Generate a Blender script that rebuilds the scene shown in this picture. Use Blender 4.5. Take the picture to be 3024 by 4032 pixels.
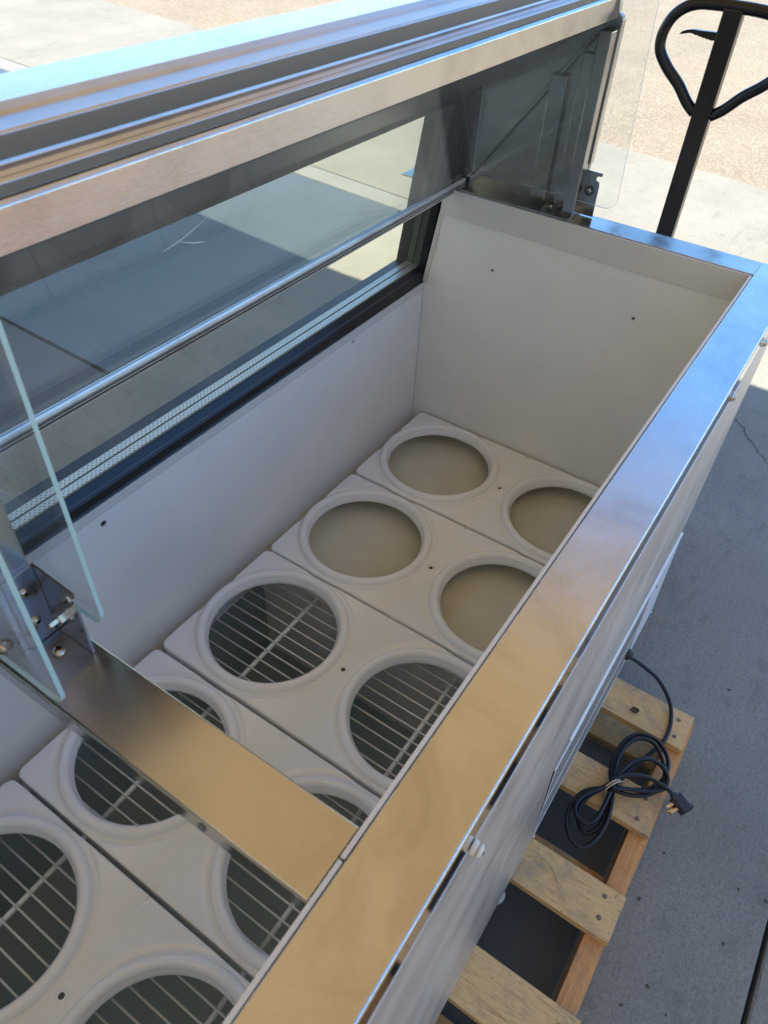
import bpy, bmesh, math, random
from mathutils import Vector, Matrix, noise
R = math.radians
random.seed(7)
for o in list(bpy.data.objects): bpy.data.objects.remove(o)
sc = bpy.context.scene
C = sc.collection
# ---------------------------------------------------------------- camera
cd = bpy.data.cameras.new('camera'); cam = bpy.data.objects.new('camera', cd); C.objects.link(cam)
A_, B_, C_ = -1.02218, 0.81012, 0.0632
cam.matrix_world = Matrix.Translation((-1.18283, -0.42739, 1.57903)) @ Matrix.Rotation(A_, 4, 'Z') @ Matrix.Rotation(B_, 4, 'X') @ Matrix.Rotation(C_, 4, 'Z')
cd.sensor_fit = 'VERTICAL'; cd.sensor_height = 36; cd.lens = 2906.01 * 36 / 4032
cd.clip_start = .02; cd.clip_end = 600
cd.dof.use_dof = True; cd.dof.focus_distance = 1.35; cd.dof.aperture_fstop = 11
sc.camera = cam
# ---------------------------------------------------------------- sky, sun, exposure
SUN = Vector((.19, -.05, .98)).normalized()
w = bpy.data.worlds.new('World'); sc.world = w; w.use_nodes = True
nt = w.node_tree; bg = nt.nodes['Background']
sky = nt.nodes.new('ShaderNodeTexSky'); sky.sky_type = 'NISHITA'; sky.sun_disc = False
sky.sun_elevation = math.asin(SUN.z); sky.sun_rotation = math.atan2(SUN.x, SUN.y)
sky.air_density = 1.0; sky.dust_density = .1; sky.ozone_density = 3.0
hs = nt.nodes.new('ShaderNodeHueSaturation'); hs.inputs['Saturation'].default_value = 1.2
nt.links.new(sky.outputs[0], hs.inputs['Color']); nt.links.new(hs.outputs[0], bg.inputs[0]); bg.inputs[1].default_value = .15
sl = bpy.data.lights.new('sun', 'SUN'); sl.energy = 4.3; sl.angle = R(.5); sl.color = (1, .93, .78)
sun = bpy.data.objects.new('sun', sl); C.objects.link(sun)
sun.rotation_euler = (-SUN).to_track_quat('-Z', 'Y').to_euler()
sc.view_settings.view_transform = 'Standard'; sc.view_settings.look = 'None'
sc.view_settings.exposure = 1.5; sc.view_settings.gamma = 1
sc.render.engine = 'CYCLES'
sc.cycles.max_bounces = 12; sc.cycles.glossy_bounces = 6; sc.cycles.transparent_max_bounces = 24; sc.cycles.diffuse_bounces = 5

# ---------------------------------------------------------------- materials
def mat(name):
    m = bpy.data.materials.new(name); m.use_nodes = True
    return m, m.node_tree, m.node_tree.nodes['Principled BSDF']
def nd(nt, t, **k):
    n = nt.nodes.new(t)
    for a, v in k.items(): setattr(n, a, v)
    return n
def texco(nt, scale=(1, 1, 1), rot=(0, 0, 0)):
    g = nd(nt, 'ShaderNodeNewGeometry'); mp = nd(nt, 'ShaderNodeMapping')
    mp.inputs['Scale'].default_value = scale; mp.inputs['Rotation'].default_value = rot
    nt.links.new(g.outputs['Position'], mp.inputs[0]); return mp.outputs[0]
def nz(nt, vec, scale, detail=4, rough=.55, dist=0):
    n = nd(nt, 'ShaderNodeTexNoise'); n.inputs['Scale'].default_value = scale
    n.inputs['Detail'].default_value = detail; n.inputs['Roughness'].default_value = rough; n.inputs['Distortion'].default_value = dist
    nt.links.new(vec, n.inputs['Vector']); return n.outputs['Fac']
def ramp(nt, fac, stops):
    r = nd(nt, 'ShaderNodeValToRGB'); e = r.color_ramp.elements
    while len(e) < len(stops): e.new(.5)
    for i, (p, c) in enumerate(stops):
        e[i].position = p; e[i].color = (c[0], c[1], c[2], 1) if not isinstance(c, (int, float)) else (c, c, c, 1)
    nt.links.new(fac, r.inputs[0]); return r.outputs[0]
def bump(nt, b, h, strength, dist=.001):
    n = nd(nt, 'ShaderNodeBump'); n.inputs['Strength'].default_value = strength; n.inputs['Distance'].default_value = dist
    nt.links.new(h, n.inputs['Height']); nt.links.new(n.outputs[0], b.inputs['Normal'])
def mixc(nt, a, b, fac, mode='MIX'):
    m = nd(nt, 'ShaderNodeMix', data_type='RGBA', blend_type=mode)
    for s, v in ((m.inputs[0], fac), (m.inputs[6], a), (m.inputs[7], b)):
        if hasattr(v, 'links') or hasattr(v, 'is_output'): nt.links.new(v, s)
        else: s.default_value = v if isinstance(v, (int, float)) else (*v, 1)
    return m.outputs[2]

def steel(name, col=(.60, .585, .56), r0=.16, r1=.30, grain=(4, 160, 160), gs=.12, cloud=9, wave=.45):
    m, nt, b = mat(name); b.inputs['Metallic'].default_value = 1
    v = texco(nt); vg = texco(nt, grain)
    c = nz(nt, v, cloud, 6, .65, .8); g = nz(nt, vg, 5, 4, .7)
    base = ramp(nt, c, [(.28, [x * .74 for x in col]), (.5, [x * .92 for x in col]), (.72, col)])
    # short fine scratches and rubbed marks lying on the metal
    vs = texco(nt, (grain[0] * 6, grain[1] * 2, grain[2] * 2), (0, 0, R(17)))
    sc1 = ramp(nt, nz(nt, vs, 2.2, 3, .6, .3), [(.69, 0), (.74, 1)])
    spots = ramp(nt, nz(nt, v, 48, 8, .8, 1.2), [(.62, 0), (.69, 1)])
    base = mixc(nt, base, [x * .62 for x in col], sc1)
    base = mixc(nt, base, [x * .80 for x in col], spots)
    nt.links.new(base, b.inputs['Base Color'])
    rr = ramp(nt, c, [(.3, r0), (.72, r1)])
    a = nd(nt, 'ShaderNodeMath', operation='MULTIPLY_ADD'); nt.links.new(spots, a.inputs[0]); a.inputs[1].default_value = .10; nt.links.new(rr, a.inputs[2])
    nt.links.new(a.outputs[0], b.inputs['Roughness'])
    b1 = nd(nt, 'ShaderNodeBump'); b1.inputs['Strength'].default_value = wave; b1.inputs['Distance'].default_value = .004
    nt.links.new(nz(nt, v, 5.5, 2, .4), b1.inputs['Height'])
    b2 = nd(nt, 'ShaderNodeBump'); b2.inputs['Strength'].default_value = gs * 1.3; b2.inputs['Distance'].default_value = .0006
    nt.links.new(g, b2.inputs['Height']); nt.links.new(b1.outputs[0], b2.inputs['Normal']); nt.links.new(b2.outputs[0], b.inputs['Normal'])
    return m
M = {}
M['steel'] = steel('brushed_steel')
M['steel_x'] = steel('brushed_steel_rail', r0=.10, r1=.22, grain=(5, 260, 260), gs=.22)
M['steel_y'] = steel('brushed_steel_cross', (.56, .535, .50), r0=.15, r1=.28, grain=(200, 5, 200))
M['steel_lip'] = steel('polished_steel_edge', r0=.06, r1=.12, gs=.04)
M['steel_dull'] = steel('satin_steel_panel', (.74, .71, .68), .42, .54, (3, 90, 90), .15, 5)
M['steel_dark'] = steel('stainless_end_panel', (.42, .42, .42), .14, .26, (120, 120, 4), .1, 6)
M['track'] = steel('satin_aluminium_track', (.62, .60, .60), .38, .48, (3, 200, 200), .1)
M['alu'] = steel('aluminium_strip', (.80, .81, .83), .42, .5, (2, 300, 300), .15)
M['screwm'] = steel('screw_metal', (.42, .39, .34), .2, .3, gs=.02)

def plastic(name, col, rough=.3, spec=.5, bscale=0, bs=0, coat=0, var=.06, speck=False, scuff=0):
    m, nt, b = mat(name)
    v = texco(nt)
    base = ramp(nt, nz(nt, v, 7, 5), [(.3, [x * (1 - var) for x in col]), (.7, col)])
    if speck:
        s = nz(nt, v, 260, 2, .4)
        base = mixc(nt, base, (.1, .09, .07), ramp(nt, s, [(.795, 0), (.81, .8)]))
    nt.links.new(base, b.inputs['Base Color'])
    if scuff:
        # faint rubbed marks and greyish grime on the paint
        vv = texco(nt, (3, 3, 9), (R(20), R(35), 0))
        base = mixc(nt, base, [x * .72 for x in col], ramp(nt, nz(nt, vv, 7, 9, .75, 1.0), [(.60, 0), (.78, scuff)]))
        nt.links.new(base, b.inputs['Base Color'])
    b.inputs['Roughness'].default_value = rough; b.inputs['Specular IOR Level'].default_value = spec
    b.inputs['Coat Weight'].default_value = coat; b.inputs['Coat Roughness'].default_value = .06
    if bs: bump(nt, b, nz(nt, v, bscale, 3), bs, .0006)
    return m
M['liner'] = plastic('white_painted_liner', (.86, .84, .80), .32, .5, 5, .35, scuff=.5, speck=True)
M['floor'] = plastic('cream_floor_pan', (.64, .595, .48), .30, .5, 9, .5, var=.16, scuff=.8, speck=True)
M['trim'] = plastic('white_trim', (.68, .66, .62), .35)
M['tray'] = plastic('white_moulded_plastic', (.86, .85, .855), .17, .5, 12, .25, .6, .04, True, .35)
M['well'] = plastic('grey_well_liner', (.33, .40, .40), .22)
M['wire'] = plastic('white_coated_wire', (.72, .74, .72), .3, .5, 300, .3)
M['black'] = plastic('black_vinyl_frame', (.008, .009, .012), .32)
M['gasket'] = plastic('black_rubber', (.012, .012, .014), .5)
M['cable'] = plastic('black_cable', (.006, .008, .012), .34, .35, 120, .2)
M['plugp'] = plastic('black_plug_rubber', (.010, .011, .013), .42)
M['mat'] = plastic('gap_shade_dark', (.10, .105, .10), .7, .3, 40, .5)  # dark colour standing in for the shade between the pallet boards
M['step_grey'] = plastic('grey_step_strip', (.12, .115, .10), .38)
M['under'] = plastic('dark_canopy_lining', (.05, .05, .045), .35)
M['jspacer'] = plastic('dark_anodised_spacer', (.07, .085, .075), .4)
M['band'] = plastic('tan_rubber_band', (.55, .43, .30), .6)
M['jack'] = plastic('black_gloss_paint', (.006, .006, .007), .25, .4, 300, .1)
M['bolt'] = plastic('off_white_nylon', (.68, .64, .54), .4)
M['holem'] = plastic('shaded_hole', (.07, .075, .075), .7)
M['grille'] = plastic('white_enamel_grille', (.62, .62, .62), .35)
M['void'] = plastic('dark_interior', (.003, .003, .0035), 1.0, 0)
M['foot'] = plastic('grey_foot', (.35, .38, .33), .5)
M['pane_edge'] = plastic('frosted_glass_edge', (.36, .52, .50), .35)
M['brass'] = steel('brass_prong', (.60, .42, .20), .2, .35, gs=.02)
M['pipe_white'] = plastic('pale_stucco', (.62, .56, .46), .8, .2, 60, .6)

def spacer_mat():
    m, nt, b = mat('perforated_spacer'); b.inputs['Metallic'].default_value = .75; b.inputs['Roughness'].default_value = .42
    g = nd(nt, 'ShaderNodeNewGeometry'); sp = nd(nt, 'ShaderNodeSeparateXYZ'); nt.links.new(g.outputs['Position'], sp.inputs[0])
    def m2(op, a, b_):
        n = nd(nt, 'ShaderNodeMath', operation=op)
        for i, x in enumerate((a, b_)):
            if isinstance(x, (int, float)): n.inputs[i].default_value = x
            else: nt.links.new(x, n.inputs[i])
        return n.outputs[0]
    xx = m2('ADD', m2('MULTIPLY', sp.outputs[0], 1 / .008), m2('MULTIPLY', sp.outputs[2], 0)); yy = m2('MULTIPLY', sp.outputs[1], 1 / .0044)
    row = m2('MULTIPLY', m2('FLOOR', yy, 0), .5)
    fx = m2('ABSOLUTE', m2('SUBTRACT', m2('FRACT', m2('ADD', xx, row), 0), .5), 0)
    fy = m2('ABSOLUTE', m2('SUBTRACT', m2('FRACT', yy, 0), .5), 0)
    d = m2('MULTIPLY', m2('LESS_THAN', fx, .14), m2('LESS_THAN', fy, .22))
    nt.links.new(mixc(nt, (.60, .59, .53), (.02, .03, .04), d), b.inputs['Base Color'])
    return m
M['spacer'] = spacer_mat()

def glass(name, tint, refl=1.0, rough=.0, haze=0):
    m = bpy.data.materials.new(name); m.use_nodes = True; nt = m.node_tree
    for n in list(nt.nodes): nt.nodes.remove(n)
    out = nd(nt, 'ShaderNodeOutputMaterial'); tr = nd(nt, 'ShaderNodeBsdfTransparent'); gl = nd(nt, 'ShaderNodeBsdfGlossy')
    tr.inputs[0].default_value = (*tint, 1); gl.inputs['Roughness'].default_value = rough; gl.inputs[0].default_value = (1, 1, 1, 1)
    fr = nd(nt, 'ShaderNodeFresnel')
    gb = nd(nt, 'ShaderNodeNewGeometry'); io = nd(nt, 'ShaderNodeMapRange'); io.inputs[3].default_value = 1.5; io.inputs[4].default_value = 1 / 1.5
    nt.links.new(gb.outputs['Backfacing'], io.inputs[0]); nt.links.new(io.outputs[0], fr.inputs[0])
    k = nd(nt, 'ShaderNodeMath', operation='MULTIPLY'); k.inputs[1].default_value = refl; k.use_clamp = True
    nt.links.new(fr.outputs[0], k.inputs[0])
    mx = nd(nt, 'ShaderNodeMixShader'); nt.links.new(k.outputs[0], mx.inputs[0]); nt.links.new(tr.outputs[0], mx.inputs[1]); nt.links.new(gl.outputs[0], mx.inputs[2])
    last = mx.outputs[0]
    if haze:
        # dust and wiped smears lying on the glass
        v = texco(nt, (6, 40, 40), (0, R(20), R(25)))
        f = ramp(nt, nz(nt, v, 3, 8, .7, .6), [(.56, haze * .35), (.72, haze)])
        df = nd(nt, 'ShaderNodeBsdfDiffuse'); df.inputs[0].default_value = (.75, .76, .76, 1)
        m2 = nd(nt, 'ShaderNodeMixShader'); nt.links.new(f, m2.inputs[0]); nt.links.new(last, m2.inputs[1]); nt.links.new(df.outputs[0], m2.inputs[2]); last = m2.outputs[0]
    nt.links.new(last, out.inputs[0]); return m
M['glass'] = glass('tinted_window_glass', (.985, .993, .975), .25, 0, .0)
M['guard'] = glass('sneeze_guard_glass', (.98, .988, .978), .5, 0, .07)
M['clear'] = glass('clear_side_pane', (.975, .985, .985), .8, 0, .012)

def concrete(name, col, var=.16, stain=.35, lines=(1.2, 26), rot=0, rough=.85, speckd=.5):
    m, nt, b = mat(name); v = texco(nt); vl = texco(nt, (lines[0], lines[1], 1), (0, 0, rot))
    big = nz(nt, v, 1.6, 6, .6); med = nz(nt, v, 14, 6, .65); fine = nz(nt, v, 420, 2, .6); ln = nz(nt, vl, 6, 5, .6)
    c = ramp(nt, big, [(.3, [x * (1 - var) for x in col]), (.7, [x * (1 + var * .5) for x in col])])
    c = mixc(nt, c, (1, 1, 1), .0)
    c = mixc(nt, c, ramp(nt, ln, [(.35, .86), (.65, 1.0)]), .6, 'MULTIPLY')
    c = mixc(nt, c, ramp(nt, med, [(.25, 1 - stain), (.45, 1.0)]), .8, 'MULTIPLY')
    c = mixc(nt, c, ramp(nt, fine, [(.36, 1 - speckd), (.5, 1.0), (.68, 1.0), (.76, 1.35)]), .7, 'MULTIPLY')
    c = mixc(nt, c, ramp(nt, nz(nt, v, 125, 4, .7), [(.36, .74), (.5, 1.0), (.66, 1.12)]), .75, 'MULTIPLY')
    c = mixc(nt, c, [x * .45 for x in col], ramp(nt, nz(nt, texco(nt, (1, 6, 1), (0, 0, R(60))), 1.1, 8, .7, 1.5), [(.58, 0), (.74, .5)]))
    sp = ramp(nt, nz(nt, v, 22, 7, .75, .6), [(.66, 0), (.76, .45)])
    c = mixc(nt, c, [x * .35 for x in col], sp)
    nt.links.new(c, b.inputs['Base Color']); b.inputs['Roughness'].default_value = rough; b.inputs['Specular IOR Level'].default_value = .3
    a = nd(nt, 'ShaderNodeMath', operation='ADD'); nt.links.new(fine, a.inputs[0]); nt.links.new(ln, a.inputs[1])
    bump(nt, b, a.outputs[0], .55, .0015); return m
M['conc'] = concrete('broom_finished_concrete', (.26, .245, .205), rot=R(-35))
M['conc2'] = concrete('smooth_concrete', (.27, .265, .24), rot=R(0), lines=(1, 14))
M['dark'] = concrete('dark_asphalt_patch', (.085, .105, .125), lines=(1, 60), rough=.45)  # asphalt's own dark tone, with blue added for sky mirrored in the glass
M['joint'] = concrete('joint_filler', (.05, .048, .045))
def asphalt():
    m, nt, b = mat('tan_aggregate_asphalt'); v = texco(nt)
    vo = nd(nt, 'ShaderNodeTexVoronoi'); vo.inputs['Scale'].default_value = 120; nt.links.new(v, vo.inputs['Vector'])
    sep = nd(nt, 'ShaderNodeSeparateColor'); nt.links.new(vo.outputs['Color'], sep.inputs[0])
    c = ramp(nt, sep.outputs[0], [(0, (.17, .135, .09)), (.5, (.235, .19, .13)), (.9, (.28, .23, .165)), (1, (.42, .38, .31))])
    c = mixc(nt, c, ramp(nt, nz(nt, v, 1.4, 5), [(.3, .85), (.7, 1.06)]), .9, 'MULTIPLY')
    c = mixc(nt, c, ramp(nt, nz(nt, v, 160, 2), [(.35, .55), (.5, 1.0)]), .7, 'MULTIPLY')
    nt.links.new(c, b.inputs['Base Color']); b.inputs['Roughness'].default_value = .9
    bump(nt, b, vo.outputs['Distance'], .8, .004); return m
M['asph'] = asphalt()
def wood(name, col, dark, axis, seed=0):
    m, nt, b = mat(name)
    tc = nd(nt, 'ShaderNodeTexCoord'); oi = nd(nt, 'ShaderNodeObjectInfo')
    mp = nd(nt, 'ShaderNodeMapping'); mp.inputs['Scale'].default_value = (1.6, 30, 30) if axis == 'x' else (30, 1.6, 30)
    ad = nd(nt, 'ShaderNodeVectorMath', operation='ADD'); sc_ = nd(nt, 'ShaderNodeVectorMath', operation='SCALE')
    cmb = nd(nt, 'ShaderNodeCombineXYZ')
    for i in range(3): nt.links.new(oi.outputs['Random'], cmb.inputs[i])
    sc_.inputs['Scale'].default_value = 13; nt.links.new(cmb.outputs[0], sc_.inputs[0])
    nt.links.new(tc.outputs['Object'], ad.inputs[0]); nt.links.new(sc_.outputs[0], ad.inputs[1]); nt.links.new(ad.outputs[0], mp.inputs[0])
    g = nz(nt, mp.outputs[0], 2.2, 6, .6, 1.2); bl = nz(nt, ad.outputs[0], 9, 8, .7, .5); fi = nz(nt, mp.outputs[0], 26, 3, .6)
    c = ramp(nt, g, [(.30, dark), (.46, col), (.54, [x * .86 for x in col]), (.62, col), (.8, [min(1, x * 1.1) for x in col])])
    c = mixc(nt, c, (.20, .175, .14), ramp(nt, bl, [(.50, 0), (.66, .62)]))
    c = mixc(nt, c, ramp(nt, fi, [(.36, .62), (.47, 1)]), .75, 'MULTIPLY')
    fl = nz(nt, ad.outputs[0], 150, 4, .7)
    c = mixc(nt, c, (.10, .075, .05), ramp(nt, fl, [(.62, 0), (.70, .75)]))
    kn = nd(nt, 'ShaderNodeTexVoronoi'); kn.inputs['Scale'].default_value = 6.5; nt.links.new(ad.outputs[0], kn.inputs['Vector'])
    kd = nd(nt, 'ShaderNodeMath', operation='ADD'); nt.links.new(kn.outputs['Distance'], kd.inputs[0])
    kz = nd(nt, 'ShaderNodeMath', operation='MULTIPLY'); nt.links.new(bl, kz.inputs[0]); kz.inputs[1].default_value = .16; nt.links.new(kz.outputs[0], kd.inputs[1])
    c = mixc(nt, c, (.07, .04, .02), ramp(nt, kd.outputs[0], [(.13, .95), (.165, 0)]))
    nt.links.new(c, b.inputs['Base Color']); b.inputs['Roughness'].default_value = .75
    bump(nt, b, fi, .6, .0012); return m
M['wood_y'] = wood('weathered_pine_board', (.68, .42, .17), (.46, .26, .10), 'y')
M['wood_x'] = wood('fresh_fir_stringer', (.62, .28, .085), (.42, .165, .05), 'x')
def canvas():
    m, nt, b = mat('tan_canvas'); v = texco(nt)
    for n in [b]: nt.nodes.remove(n)
    out = [n for n in nt.nodes if n.type == 'OUTPUT_MATERIAL'][0]
    d = nd(nt, 'ShaderNodeBsdfDiffuse'); t = nd(nt, 'ShaderNodeBsdfTranslucent')
    c = ramp(nt, nz(nt, v, .9, 4), [(.3, (.62, .43, .20)), (.7, (.78, .58, .32))])
    nt.links.new(c, d.inputs[0]); nt.links.new(c, t.inputs[0])
    mx = nd(nt, 'ShaderNodeMixShader'); mx.inputs[0].default_value = CANVAS_T
    nt.links.new(d.outputs[0], mx.inputs[1]); nt.links.new(t.outputs[0], mx.inputs[2]); nt.links.new(mx.outputs[0], out.inputs[0]); return m
CANVAS_T = .15
M['canvas'] = canvas()

# ---------------------------------------------------------------- mesh helpers
def link(name, bm, m, parent=None, smooth=False, mats=None):
    me = bpy.data.meshes.new(name); bm.normal_update(); bm.to_mesh(me); bm.free()
    for x in (mats or [m]): me.materials.append(x)
    if smooth: me.polygons.foreach_set('use_smooth', [True] * len(me.polygons))
    o = bpy.data.objects.new(name, me); C.objects.link(o)
    if parent: o.parent = parent
    return o
def child_of(o, parent):                 # put an already placed child under a parent that sits elsewhere
    o.parent = parent; o.matrix_parent_inverse = parent.matrix_world.inverted(); return o
def dup(o, loc=None, parent=None):
    c = o.copy(); C.objects.link(c)
    if parent: c.parent = parent
    if loc is not None: c.location = loc
    return c
def thing(name, label, cat, loc=(0, 0, 0), group=None):
    o = bpy.data.objects.new(name, None); C.objects.link(o); o.location = loc
    o['label'] = label; o['category'] = cat
    if group: o['group'] = group
    o.empty_display_size = .1
    return o
def abox(bm, x0, x1, y0, y1, z0, z1, bev=0, seg=2):
    r = bmesh.ops.create_cube(bm, size=1)
    for v in r['verts']: v.co = Vector(((x0 + x1) / 2 + v.co.x * (x1 - x0), (y0 + y1) / 2 + v.co.y * (y1 - y0), (z0 + z1) / 2 + v.co.z * (z1 - z0)))
    if bev:
        es = list({e for v in r['verts'] for e in v.link_edges})
        bmesh.ops.bevel(bm, geom=es, offset=bev, segments=seg, affect='EDGES', profile=.6)
def box(name, x0, x1, y0, y1, z0, z1, m, parent=None, bev=0, **k):
    bm = bmesh.new(); abox(bm, x0, x1, y0, y1, z0, z1, bev); return link(name, bm, m, parent, **k)
def prism(name, pts, axis, a0, a1, m, parent=None, bev=0, closed=True, smooth=False, caps=True):
    """pts = 2D outline; axis 'x': pts are (y,z); 'y': (x,z); 'z': (x,y)"""
    bm = bmesh.new()
    def P(p, a):
        return {'x': (a, p[0], p[1]), 'y': (p[0], a, p[1]), 'z': (p[0], p[1], a)}[axis]
    v0 = [bm.verts.new(P(p, a0)) for p in pts]; v1 = [bm.verts.new(P(p, a1)) for p in pts]
    n = len(pts)
    for i in range(n if closed else n - 1):
        j = (i + 1) % n; bm.faces.new((v0[i], v0[j], v1[j], v1[i]))
    if closed and caps: bm.faces.new(v0); bm.faces.new(v1[::-1])
    bmesh.ops.recalc_face_normals(bm, faces=bm.faces[:])
    if bev: bmesh.ops.bevel(bm, geom=bm.edges[:], offset=bev, segments=2, affect='EDGES', profile=.6)
    return link(name, bm, m, parent, smooth)
def rounded(pts, rs, n=5):
    """round the corners of a 2D polygon; rs = radius or list"""
    out = []; N = len(pts)
    for i, p in enumerate(pts):
        r = rs[i] if isinstance(rs, (list, tuple)) else rs
        p = Vector(p); a = Vector(pts[i - 1]) - p; b = Vector(pts[(i + 1) % N]) - p
        if r <= 0: out.append(tuple(p)); continue
        an = a.normalized(); bn = b.normalized(); ang = an.angle(bn)
        if ang > R(176): out.append(tuple(p)); continue
        d = min(r / math.tan(ang / 2), a.length * .49, b.length * .49); rr = d * math.tan(ang / 2)
        c = p + (an + bn).normalized() * (rr / math.sin(ang / 2))
        s = p + an * d - c; e = p + bn * d - c
        a0 = math.atan2(s.y, s.x); a1 = math.atan2(e.y, e.x); da = (a1 - a0 + math.pi) % (2 * math.pi) - math.pi
        for k in range(n + 1):
            t = a0 + da * k / n; out.append((c.x + rr * math.cos(t), c.y + rr * math.sin(t)))
    return out
def catmull(pts, n=8, closed=False):
    P = [Vector(p) for p in pts]; out = []; N = len(P)
    for i in range(N - 1):
        p0 = P[max(i - 1, 0)]; p1 = P[i]; p2 = P[i + 1]; p3 = P[min(i + 2, N - 1)]
        for k in range(n):
            t = k / n
            out.append(.5 * ((2 * p1) + (p2 - p0) * t + (2 * p0 - 5 * p1 + 4 * p2 - p3) * t * t + (3 * p1 - p0 - 3 * p2 + p3) * t ** 3))
    out.append(P[-1]); return out
def atube(bm, pts, r, seg=10, cap=True):
    P = [Vector(p) for p in pts]; rings = []; up = None
    for i, p in enumerate(P):
        d = (P[min(i + 1, len(P) - 1)] - P[max(i - 1, 0)]).normalized()
        if up is None: up = d.orthogonal().normalized()
        up = (up - d * up.dot(d)).normalized(); s = d.cross(up)
        rr = r(i / (len(P) - 1)) if callable(r) else r
        rings.append([bm.verts.new(p + (up * math.cos(2 * math.pi * k / seg) + s * math.sin(2 * math.pi * k / seg)) * rr) for k in range(seg)])
    for a, b in zip(rings, rings[1:]):
        for k in range(seg): bm.faces.new((a[k], a[(k + 1) % seg], b[(k + 1) % seg], b[k]))
    if cap: bm.faces.new(rings[0][::-1]); bm.faces.new(rings[-1])
def tube(name, pts, r, m, parent=None, seg=10):
    bm = bmesh.new(); atube(bm, pts, r, seg); return link(name, bm, m, parent, True)
def alathe(bm, prof, seg=20, mtx=Matrix()):
    """prof: (radius, height) list, axis z"""
    rings = []
    for r, z in prof:
        if r < 1e-6: rings.append([bm.verts.new(mtx @ Vector((0, 0, z)))])
        else: rings.append([bm.verts.new(mtx @ Vector((r * math.cos(2 * math.pi * k / seg), r * math.sin(2 * math.pi * k / seg), z))) for k in range(seg)])
    for a, b in zip(rings, rings[1:]):
        for k in range(seg):
            k2 = (k + 1) % seg
            if len(a) == 1 and len(b) > 1: bm.faces.new((a[0], b[k2], b[k]))
            elif len(b) == 1 and len(a) > 1: bm.faces.new((a[k], a[k2], b[0]))
            elif len(a) > 1: bm.faces.new((a[k], a[k2], b[k2], b[k]))
def lathe(name, prof, m, parent=None, seg=20, loc=(0, 0, 0), normal=(0, 0, 1)):
    bm = bmesh.new(); alathe(bm, prof, seg); bmesh.ops.recalc_face_normals(bm, faces=bm.faces[:]); o = link(name, bm, m, parent, True)
    o.location = loc; o.rotation_euler = Vector(normal).to_track_quat('Z', 'Y').to_euler(); return o

# ================================================================ GROUND
ground = bpy.data.objects.new('ground', None); C.objects.link(ground); ground['kind'] = 'structure'
def slab(name, poly, m, z1=0, th=.1, bev=.004):
    bm = bmesh.new(); vs = [bm.verts.new((x, y, z1)) for x, y in poly]; f = bm.faces.new(vs)
    bmesh.ops.recalc_face_normals(bm, faces=bm.faces[:])
    if f.normal.z < 0: f.normal_flip()
    g = bmesh.ops.extrude_face_region(bm, geom=[f])
    for v in g['geom']:
        if isinstance(v, bmesh.types.BMVert): v.co.z -= th
    bmesh.ops.recalc_face_normals(bm, faces=bm.faces[:])
    if bev: bmesh.ops.bevel(bm, geom=[e for e in bm.edges if all(abs(v.co.z - z1) < 1e-5 for v in e.verts)], offset=bev, segments=1, affect='EDGES')
    return link(name, bm, m, ground)
tan = lambda y: 4.0 + .125 * y
J = .005
bm = bmesh.new(); vs = [bm.verts.new(p) for p in ((-300, -300, -.03), (300, -300, -.03), (300, 300, -.03), (-300, 300, -.03))]; bm.faces.new(vs)
link('ground_base', bm, M['joint'], ground)
bm = bmesh.new(); vs = [bm.verts.new(p) for p in ((tan(-60), -60, -.004), (120, -60, -.004), (120, 60, -.004), (tan(60), 60, -.004))]; bm.faces.new(vs)
link('tan_asphalt', bm, M['asph'], ground)
j1 = lambda y: 2.275 + .085 * y          # joint in the apron beyond the dark patch
slab('concrete_slab', [(-9, -.85 + J), (tan(-.85), -.85 + J), (tan(1.66), 1.66), (-9, 1.66)], M['conc'])
slab('concrete_slab', [(-9, -14), (tan(-14), -14), (tan(-.85), -.85 - J), (-9, -.85 - J)], M['conc'])
slab('concrete_slab', [(j1(1.672) + .004, 1.668), (tan(1.67), 1.668), (tan(9), 9), (j1(9) + .004, 9)], M['conc'])
# narrow pale band between the patch and the joint
p1 = lambda y: 2.13 + .078 * y
slab('concrete_band', [(p1(1.672) + .003, 1.668), (j1(1.672) - .004, 1.668), (j1(9) - .004, 9), (p1(9) + .003, 9)], M['conc2'])
# the dark patch has a ragged near edge
edge = [(x, 1.69 + .008 * noise.noise(Vector((x * 9, 3, 0))) + .005 * noise.noise(Vector((x * 40, 1, 0)))) for x in [.25 + i * .02 for i in range(int((p1(1.69) - .25) / .02))]]
slab('asphalt_patch', edge + [(p1(1.69), 1.70), (p1(9), 9), (.38, 9)], M['dark'], -.002, bev=0)
slab('concrete_slab', [(-9, 1.674), (.232, 1.674), (.37, 9), (-9, 9)], concrete('stained_concrete', (.13, .14, .145), lines=(1, 40)))
# crack in the apron beside the cabinet, and specks of grit
bm = bmesh.new(); pts = [Vector((1.47, -.30)), Vector((1.34, -.40)), Vector((1.21, -.51)), Vector((1.0, -.62)), Vector((.8, -.85))]
cp = []
for a, b in zip(pts, pts[1:]):
    for k in range(26):
        t = k / 26; p = a.lerp(b, t); n_ = noise.noise(Vector((p.x * 30, p.y * 30, 2))) * .012; n2 = noise.noise(Vector((p.x * 110, p.y * 90, 7))) * .010; cp.append(p + Vector((n_ * 1.6 + n2, n_ * .5 - n2)))
prev = None
for i, p in enumerate(cp[:-1]):
    d = (cp[i + 1] - p).normalized(); s = Vector((-d.y, d.x)) * (.0011 + .0012 * random.random())
    cur = (bm.verts.new((p.x + s.x, p.y + s.y, .0012)), bm.verts.new((p.x - s.x, p.y - s.y, .0012)))
    if prev: bm.faces.new((prev[0], cur[0], cur[1], prev[1]))
    prev = cur
link('crack', bm, M['joint'], ground)
bm = bmesh.new()
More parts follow.
